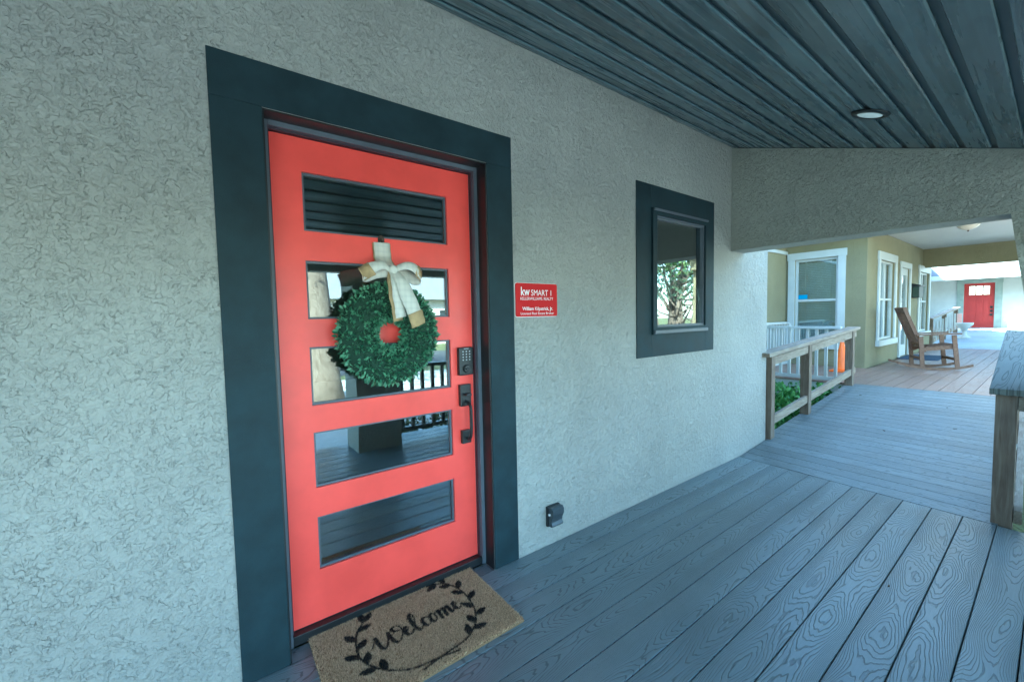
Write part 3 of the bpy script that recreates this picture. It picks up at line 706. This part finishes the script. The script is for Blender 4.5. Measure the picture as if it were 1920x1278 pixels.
# ---------------------------------------------------------------- doormat
mat_o = thing('doormat', 'brown coir doormat with black Welcome script and leaf sprigs before the red door', 'doormat', (.44, -.15, 0))
mc = [(.050, .088), (.842, .082), (.824, -.398), (.030, -.404)]
obj('mat_base', prism(bmesh.new(), mc, 'z', .001, .011), plain('coir_base', (.20, .125, .065), .95), mat_o)
strokes = []
U = (.0655, .058); T0 = (.255, -.178)
word = [[(-.28, .55), (-.12, .75), (.05, 1.1), (.18, 1.35), (.2, .9), (.25, .3), (.42, .0), (.62, .2), (.82, .7), (.98, 1.3), (1.02, .9), (1.05, .35), (1.25, 0), (1.6, .25), (1.85, .8), (1.82, 1.35), (1.55, 1.6), (1.3, 1.45), (1.35, 1.15), (1.7, 1.0)],
        [(1.85, .45), (2.1, .6), (2.25, .88), (2.13, 1.02), (1.98, .8), (1.95, .35), (2.1, .05), (2.35, .15), (2.5, .4)],
        [(2.5, .4), (2.8, 1.0), (2.95, 1.7), (2.85, 2.05), (2.68, 1.85), (2.62, 1.1), (2.68, .3), (2.85, .0), (3.05, .18), (3.15, .4)],
        [(3.6, .85), (3.5, 1.0), (3.28, .85), (3.2, .45), (3.33, .08), (3.55, .08), (3.75, .3)],
        [(4.0, .98), (3.82, .8), (3.77, .35), (3.92, .05), (4.12, .17), (4.2, .55), (4.12, .88), (4.0, .98)],
        [(4.12, .88), (4.38, .85), (4.5, .95), (4.5, .5), (4.48, .03)], [(4.48, .1), (4.63, .7), (4.8, .97), (4.88, .8), (4.86, .03)], [(4.86, .1), (5.0, .7), (5.16, .97), (5.25, .8), (5.24, .22), (5.36, .05), (5.55, .35)],
        [(5.55, .4), (5.78, .55), (5.92, .85), (5.82, 1.02), (5.66, .8), (5.64, .35), (5.78, .06), (6.0, .15), (6.2, .45)]]
def addline(P, wfun):
    for a, b in zip(P, P[1:]): strokes.append((a[0], a[1], b[0], b[1], wfun(a, b)))
for st in word:
    P = [(T0[0]+p[0]*U[0], T0[1]+p[1]*U[1]+.003*p[0]) for p in catmull(st, 6)]
    addline(P, lambda a, b: .0036+.0052*max(0, (a[1]-b[1]))/(math.hypot(a[0]-b[0], a[1]-b[1])+1e-9))
stemL = [(.285, .051), (.221, -.014), (.190, -.10), (.188, -.179), (.222, -.251), (.270, -.302), (.336, -.340), (.436, -.356), (.514, -.372)]
stemR = [(.61, .077), (.670, .045), (.700, -.02), (.708, -.096), (.692, -.196), (.652, -.274), (.608, -.315), (.552, -.341), (.468, -.352), (.36, -.367)]
for st in (stemL, stemR): addline(catmull(st, 6), lambda a, b: .0045)
leaves2 = []
for st, n_l in ((stemL, 5.2), (stemR, 7.0)):
    P = catmull(st, 10); m_ = int(n_l*10); side = 1
    for q in range(4, m_, 6):
        p, d = P[q], P[q-2]-P[q+2]; a = math.atan2(d[1], d[0])+side*.75; side = -side
        leaves2.append((p[0]+.034*math.cos(a), p[1]+.034*math.sin(a), a, .034, .0165))
    d = P[0]-P[4]; a = math.atan2(d[1], d[0]); leaves2.append((P[0][0], P[0][1], a, .034, .016))
rg = np.random.default_rng(3); NP_ = 90000
u, v = rg.random(NP_), rg.random(NP_); mcn = np.array(mc)
PT = (mcn[0]*(1-u)[:, None]+mcn[1]*u[:, None])*(1-v)[:, None]+(mcn[3]*(1-u)[:, None]+mcn[2]*u[:, None])*v[:, None]
PT += rg.normal(0, .0012, PT.shape)
mask = np.zeros(NP_, bool)
for (ax, ay, bx_, by_, wv) in strokes:
    dx, dy = bx_-ax, by_-ay; L2 = dx*dx+dy*dy+1e-12
    t = np.clip(((PT[:, 0]-ax)*dx+(PT[:, 1]-ay)*dy)/L2, 0, 1)
    mask |= (PT[:, 0]-ax-t*dx)**2+(PT[:, 1]-ay-t*dy)**2 < wv*wv
for (cx, cy, a, la, lb) in leaves2:
    dx, dy = PT[:, 0]-cx, PT[:, 1]-cy; p_ = dx*math.cos(a)+dy*math.sin(a); q_ = -dx*math.sin(a)+dy*math.cos(a)
    mask |= (np.abs(q_) < lb*(1-(p_/la)**2)) & (np.abs(p_) < la)
def pile(P):
    n = len(P); a = rg.random(n)*2*np.pi; wv = .0011; hz = .006+.004*rg.random(n); ln = rg.normal(0, .0035, (n, 2))
    V = np.zeros((n, 3, 3)); V[:, 0, :2] = P+np.c_[np.cos(a), np.sin(a)]*wv; V[:, 1, :2] = P-np.c_[np.cos(a), np.sin(a)]*wv
    V[:, :2, 2] = .0105; V[:, 2, :2] = P+ln; V[:, 2, 2] = .0105+hz
    return mesh_np('pile', V.reshape(-1, 3), np.arange(3*n).reshape(-1, 3))
stuff(obj('coir_pile', pile(PT[~mask]), COIR, mat_o)); stuff(obj('lettering', pile(PT[mask]), INK, mat_o))

# ---------------------------------------------------------------- red plaque
def text(parent, s, x, z, size, y, mat, name='lettering', width=None, bold=.0):
    cu = bpy.data.curves.new('t', 'FONT'); cu.body = s; cu.size = size; cu.offset = bold
    o = bpy.data.objects.new('t', cu); me = bpy.data.meshes.new_from_object(o)
    bpy.data.objects.remove(o)
    n = len(me.vertices); a = np.zeros(n*3); me.vertices.foreach_get('co', a); a = a.reshape(-1, 3)
    k = width/(a[:, 0].max()-a[:, 0].min()) if width else 1
    b = np.c_[x+(a[:, 0]-a[:, 0].min())*k, np.full(n, y), z+a[:, 1]]
    me.vertices.foreach_set('co', b.ravel()); me.update()
    return obj(name, me, mat, parent)
PRED = paint('plaque_red', (.52, .006, .010), .5, .05, .0002, 14, .2); PWH = plain('plaque_white', (.85, .82, .82), .4)
sgn = thing('wall_plaque', 'red brokerage plaque with white lettering on the stucco wall', 'sign', (1.27, -.005, 1.34))
bm = box(1.118, 1.422, -.010, -.004, 1.343, 1.526)
es = [e for e in bm.edges if abs(e.verts[0].co.y-e.verts[1].co.y) > .004]
bmesh.ops.bevel(bm, geom=es, offset=.012, segments=4, profile=.5, affect='EDGES')
obj('plate', bm, PRED, sgn)
bm = box(1.115, 1.425, -.0039, -.0006, 1.340, 1.529); es = [e for e in bm.edges if abs(e.verts[0].co.y-e.verts[1].co.y) > .002]
bmesh.ops.bevel(bm, geom=es, offset=.014, segments=4, profile=.5, affect='EDGES')
obj('plate_rim', bm, PWH, sgn)
text(sgn, 'kw', 1.154, 1.459, .066, -.0104, PWH, width=.062, bold=.001)
text(sgn, 'SMART 1', 1.226, 1.459, .046, -.0104, PWH, width=.150)
text(sgn, 'KELLERWILLIAMS. REALTY', 1.150, 1.434, .023, -.0104, PWH, width=.240)
text(sgn, 'William Kilpatrick, Jr.', 1.162, 1.378, .026, -.0104, PWH, width=.225, bold=.0004)
text(sgn, 'Licensed Real Estate Broker', 1.150, 1.354, .019, -.0104, PWH, width=.245)
# ---------------------------------------------------------------- outlet with in-use cover
ou = thing('outlet_cover', 'black weatherproof outlet box low on the stucco wall', 'outlet', (1.36, -.03, .12))
obj('back_box', box(1.315, 1.412, -.020, -.0005, .118, .236, .004), BLACK, ou)
prof = [(-.0202, .232), (-.046, .236), (-.058, .222), (-.058, .195), (-.045, .168), (-.043, .15), (-.052, .132), (-.048, .124), (-.0202, .122)]
bm = prism(bmesh.new(), [(p[0], p[1]) for p in prof], 'x', 1.322, 1.408)
obj('cover', bm, plain('smoke_cover', (.05, .06, .07), .3), ou)
obj('latch', box(1.3135, 1.3219, -.035, -.024, .19, .20), PWH, ou)
# ---------------------------------------------------------------- recessed light
ry = -1.129; rzv = zc(ry); rx = 2.724
rl_ = thing('recessed_light', 'round black recessed ceiling light in the dark plank ceiling', 'ceiling light', (rx, ry, rzv))
def tilt(bm): 
    bmesh.ops.rotate(bm, verts=bm.verts, cent=(rx, ry, rzv), matrix=Matrix.Rotation(th, 3, 'X')); return bm
obj('trim_ring', tilt(lathe(bmesh.new(), [(.058, -.002), (.060, -.012), (.075, -.013), (.085, -.008), (.088, -.0005), (.058, -.0004)], (rx, ry, rzv), 32)), BLACK, rl_, True)
LENS = NT('frosted_lens'); LENS.b.inputs['Emission Color'].default_value = (.9, 1, 1, 1); LENS.b.inputs['Emission Strength'].default_value = .02
LENS = LENS.out((.6, .64, .64), .4)
obj('lens', tilt(lathe(bmesh.new(), [(.0575, -.0015), (.057, -.009), (.03, -.0112), (.002, -.0118)], (rx, ry, rzv), 32)), LENS, rl_, True)
# ---------------------------------------------------------------- rocking chair
def rocking_chair(loc, ang):
    t = thing('rocking_chair', 'weathered brown wooden rocking chair on the brown deck', 'rocking chair', loc)
    R_ = Matrix.Rotation(ang, 4, 'Z'); Tm = Matrix.Translation(loc) @ R_ @ Matrix.Diagonal((.93, .9, .95, 1))
    WD = wood('rocker_wood', (.11, .058, .036), (.23, .145, .095), 'x')
    def add(nm, bm):
        bmesh.ops.transform(bm, matrix=Tm, verts=bm.verts); obj(nm, bm, WD, t)
    # local: +x forward, y sideways, z up
    for s in (-.29, .29):
        P = catmull([(-.55, s, .115), (-.35, s, .055), (-.1, s, .022), (.1, s, .022), (.3, s, .05), (.47, s, .10)], 6); bm = bmesh.new()
        a = [(p[0], p[2]-.018) for p in P]+[(p[0], p[2]+.022) for p in P[::-1]]; prism(bm, a, 'y', s-.017, s+.017); add('rocker', bm)
        add('front_leg', beam_between(bmesh.new(), (.27, s, .055), (.21, s, .63), .032, .06, up=(1, 0, 0)))
        add('rear_leg', beam_between(bmesh.new(), (-.20, s, .05), (-.235, s, .60), .032, .06, up=(1, 0, 0)))
        add('armrest', beam_between(bmesh.new(), (-.30, s*1.02, .625), (.30, s*1.02, .655), .095, .022, bev=.006))
        add('back_post', beam_between(bmesh.new(), (-.17, s*.86, .32), (-.47, s*.86, 1.13), .032, .055, up=(1, 0, 0)))
        add('seat_rail', beam_between(bmesh.new(), (-.22, s*.9, .36), (.25, s*.9, .42), .03, .06))
    for i in range(8):
        x = -.19+i*.063; add('seat_slat', beam_between(bmesh.new(), (x, -.26, .40+.127*(x+.19)), (x, .26, .40+.127*(x+.19)), .052, .018))
    for i in range(6):
        y = -.19+i*.076; add('back_slat', beam_between(bmesh.new(), (-.185, y, .42), (-.445, y, 1.12), .05, .014, up=(1, 0, .3)))
    add('head_rail', beam_between(bmesh.new(), (-.452, -.27, 1.09), (-.452, .27, 1.09), .03, .09, up=(-.35, 0, 1)))
    add('back_rail', beam_between(bmesh.new(), (-.21, -.27, .46), (-.21, .27, .46), .03, .06, up=(-.35, 0, 1)))
    add('stretcher', beam_between(bmesh.new(), (.255, -.29, .20), (.255, .29, .20), .028, .045)); add('stretcher', beam_between(bmesh.new(), (-.205, -.29, .20), (-.205, .29, .20), .028, .045))
rocking_chair((10.0, -.43, ZN-.003), math.radians(-66))
# mailbox, mat, cone, ceiling lamp of the olive house
mb = thing('mailbox', 'black wall mailbox between the white door and window of the olive house', 'mailbox', (13.2, F-.07, 1.6))
obj('box', box(12.98, 13.42, F-.13, F-.001, 1.60, 1.86, .006), BLACK, mb)
obj('lid', prism(bmesh.new(), [(F-.001, 1.935), (F-.155, 1.885), (F-.155, 1.862), (F-.001, 1.862)], 'x', 12.95, 13.45), BLACK, mb)
obj('front_label', box(12.972, 12.9795, F-.12, F-.02, 1.62, 1.84), paint('mail_green', (.04, .07, .05), .5), mb)
dm = tag(obj('doormat', box(11.55, 12.75, -.32, F-.04, ZN+.001, ZN+.015, .004), paint('blue_mat', (.02, .05, .11), .95, .2, .003)), 'dark blue doormat before the white door of the olive house', 'doormat')
cn = thing('traffic_cone', 'orange traffic cone on the brown deck behind the ramp post', 'cone', (8.55, .47, ZN))
ORG = paint('cone_orange', (.85, .16, .02), .45)
obj('base', box(8.41, 8.69, .33, .61, ZN+.001, ZN+.03, .008), ORG, cn)
obj('cone_body', lathe(bmesh.new(), [(.105, .03), (.10, .05), (.028, .50), (.02, .505)], (8.55, .47, ZN), 24), ORG, cn, True)
cl = thing('porch_lamp', 'flush glass bowl ceiling lamp under the white porch ceiling', 'ceiling light', (10.4, -.775, 2.7))
obj('mount', lathe(bmesh.new(), [(.15, 2.7995), (.155, 2.785), (.15, 2.77), (.05, 2.769)], (10.4, -.775, 0), 28), plain('lamp_bronze', (.25, .19, .14), .4, .5), cl, True)
obj('bowl', lathe(bmesh.new(), [(.145, 2.7685), (.13, 2.735), (.09, 2.70), (.04, 2.678), (.005, 2.672)], (10.4, -.775, 0), 28), plain('bowl_glass', (.62, .58, .50), .3), cl, True)
obj('finial', lathe(bmesh.new(), [(.012, 2.673), (.014, 2.66), (.004, 2.645)], (10.4, -.775, 0), 12), plain('lamp_finial', (.12, .09, .07), .4), cl, True)

# ---------------------------------------------------------------- planting
LF1 = leafmat('groundcover_leaf', (.04, .15, .03), (.16, .34, .08), .5)
pts, nr = [], []
for _ in range(5200):
    x = rnd.uniform(4.45, 7.12); y = rnd.uniform(.10, 1.45)
    z = rnd.uniform(-.3, .04)+(x-4.4)*.075
    pts.append((x, y, z)); nr.append((rnd.gauss(0, .5), rnd.gauss(0, .5)-.2, 1))
gc = stuff(tag(obj('ground_cover', leaf_cloud(pts, nr, .075, .5, .2, .6), LF1), 'bright green leafy ground cover in the gap beside the ramp', 'ground cover'))
def tree(name, label, x, y, h, r, lean, crown, nleaf, lsz, c1, c2, cz=None):
    t = thing(name, label, 'tree', (x, y, GZ), 'street trees in front of the houses')
    bark = wood('bark', (.09, .065, .045), (.22, .18, .14), 'z', .9)
    bm = bmesh.new(); N = 9; P = []; Rr = []
    for i in range(N):
        f = i/(N-1); P.append((x+lean[0]*f+.06*math.sin(5*f+x), y+lean[1]*f+.05*math.cos(4*f+y), GZ-.1+h*.62*f)); Rr.append(r*(1.35 if i == 0 else 1.05-.55*f))
    tube(bm, P, Rr, 14); obj('trunk', bm, bark, t, True)
    top = Vector(P[-1]); pts, nr = [], []; lb = bmesh.new(); centres = []
    for i in range(9):
        a = i*2.4+x; q = rnd.uniform(.35, 1); st = Vector(P[rnd.randint(4, N-1)])
        e = Vector((top.x+crown*q*math.cos(a), top.y+crown*q*math.sin(a), GZ+h*rnd.uniform(.62, .95)))
        mid = (st+e)/2+Vector((0, 0, -.05*h)); tube(lb, [st, mid, e], [r*.35, r*.22, r*.06], 7); centres += [e, mid.lerp(e, .5)]
    obj('limbs', lb, bark, t, True)
    for _ in range(nleaf):
        c = centres[rnd.randrange(len(centres))]; d = Vector([rnd.gauss(0, 1) for _ in range(3)]).normalized(); q = rnd.random()**.4
        pts.append(c+Vector((d.x, d.y, d.z*.65))*crown*.42*q); nr.append(d+Vector((0, 0, -.2)))
    o = obj('crown', leaf_cloud(pts, nr, lsz, .7, .2, .55), leafmat('tree_leaf', c1, c2), t); stuff(o)
    return t
tree('oak_tree', 'large oak with a thick pale trunk on the front lawn', 1.62, -6.6, 9.5, .36, (.2, -.6), 3.4, 5200, .17, (.03, .075, .02), (.11, .16, .05))
tree('oak_tree', 'tapered dark trunked oak beside the ramp on the street side', 6.8, -2.75, 8.5, .22, (.5, -1.4), 3.0, 3400, .17, (.02, .05, .025), (.05, .09, .05))
tree('street_tree', 'leafy tree by the pavement before the road', 14.5, -7.4, 6.0, .2, (.2, .1), 2.8, 6000, .16, (.03, .08, .02), (.12, .18, .05))
tree('street_tree', 'leafy tree beside the road beyond the olive house', 22, -11.5, 8.0, .25, (.2, .1), 3.2, 4200, .2, (.03, .08, .02), (.12, .18, .05))
for lb, x, y in (('small bushy tree nearest the olive porch column', 12.6, -6.0), ('small bushy tree at the far end of the verge', 20.5, -10.0)):
    tree('bushy_tree', lb, x, y, 3.7, .09, (.1, .1), 1.9, 900, .13, (.025, .055, .03), (.08, .12, .06))
# shrubs in front of the porch
for i, (x, y) in enumerate(((1.9, -3.15), (2.6, -3.2), (3.25, -3.1))):
    t = thing('shrub', ('low rounded shrub beside the stucco porch column', 'low rounded shrub in the middle of the porch front', 'low rounded shrub at the ramp end of the porch front')[i], 'shrub', (x, y, GZ), 'shrubs along the porch front')
    pts, nr = [], []
    for _ in range(900):
        d = Vector([rnd.gauss(0, 1) for _ in range(3)]).normalized(); d.z = abs(d.z); q = rnd.random()**.35
        pts.append((x+d.x*.38*q, y+d.y*.34*q, GZ+.03+d.z*.55*q)); nr.append(d)
    stuff(obj('foliage', leaf_cloud(pts, nr, .06, .6, .2, .55), leafmat('shrub_leaf', (.05, .09, .02), (.22, .22, .06)), t))
    st = bmesh.new()
    for k in range(5): a = k*1.26; tube(st, [(x, y, GZ-.05), (x+.15*math.cos(a), y+.15*math.sin(a), GZ+.35)], [.015, .006], 6)
    obj('stems', st, WOODZ, t)
# ---------------------------------------------------------------- house across the road (seen in the glass)
TAN = paint('tan_siding', (.50, .47, .42), .75)
ah = thing('tan_house', 'tan single storey house across the road with a dark gable roof', 'house', (9, -28, GZ))
obj('front_wall', holed(bmesh.new(), [2, 18], [GZ, 2.7], [(3.6, 5.1, .7, 2.0), (7.0, 7.95, GZ+.1, 1.9), (10.5, 12.5, .7, 2.0), (14.5, 16.2, .7, 2.0)], -26, -26.2, 'y'), TAN, ah)
obj('end_wall', box(2, 2.2, -34, -26.201, GZ, 2.7), TAN, ah); obj('end_wall', box(17.8, 18, -34, -26.201, GZ, 2.7), TAN, ah)
for (a, b, c, d) in ((3.6, 5.1, .7, 2.0), (10.5, 12.5, .7, 2.0), (14.5, 16.2, .7, 2.0)):
    wv = obj('window', holed(bmesh.new(), [a-.08, b+.08], [c-.08, d+.08], [(a+.04, (a+b)/2-.03, c+.04, d-.04), ((a+b)/2+.03, b-.04, c+.04, d-.04)], -26.03+.032, -25.95, 'y'), WHITE, ah)
    obj('pane', box(a, b, -26.12, -26.1, c, d), plain('dark_pane', (.03, .04, .05), .1), wv)
obj('front_door', box(7.0, 7.95, -26.12, -26.05, GZ+.1, 1.9), paint('blue_door', (.05, .09, .16), .5), ah)
obj('roof', prism(bmesh.new(), [(-34.6, 2.701), (-25.4, 2.701), (-30, 5.3)], 'x', 1.4, 18.6), SHINGLE, ah)

# ---------------------------------------------------------------- leaf litter on the boards
DRY = leafmat('dry_leaf', (.06, .035, .02), (.14, .09, .04), .8)
for i, (x, y) in enumerate(((2.35, -1.33), (5.6, -1.2), (5.2, -.75), (6.4, -1.05), (6.55, -.25))):
    z = rz(x)+.0015 if x > 3.7 else .0012
    a = i*1.9; L = .010+.005*(i % 3); bm = bmesh.new()
    prism(bm, [(x+L*math.cos(a+q)*k, y+L*math.sin(a+q)*k) for q, k in ((0, 1), (.5, .55), (1.6, .3), (2.7, .5), (math.pi, .9), (3.7, .5), (4.7, .28), (5.8, .55))], 'z', z, z+.004)
    tag(obj('fallen_leaf', bm, DRY), 'tiny dry brown leaf fragment lying on the grey boards', 'leaf', 'leaf litter on the grey boards')
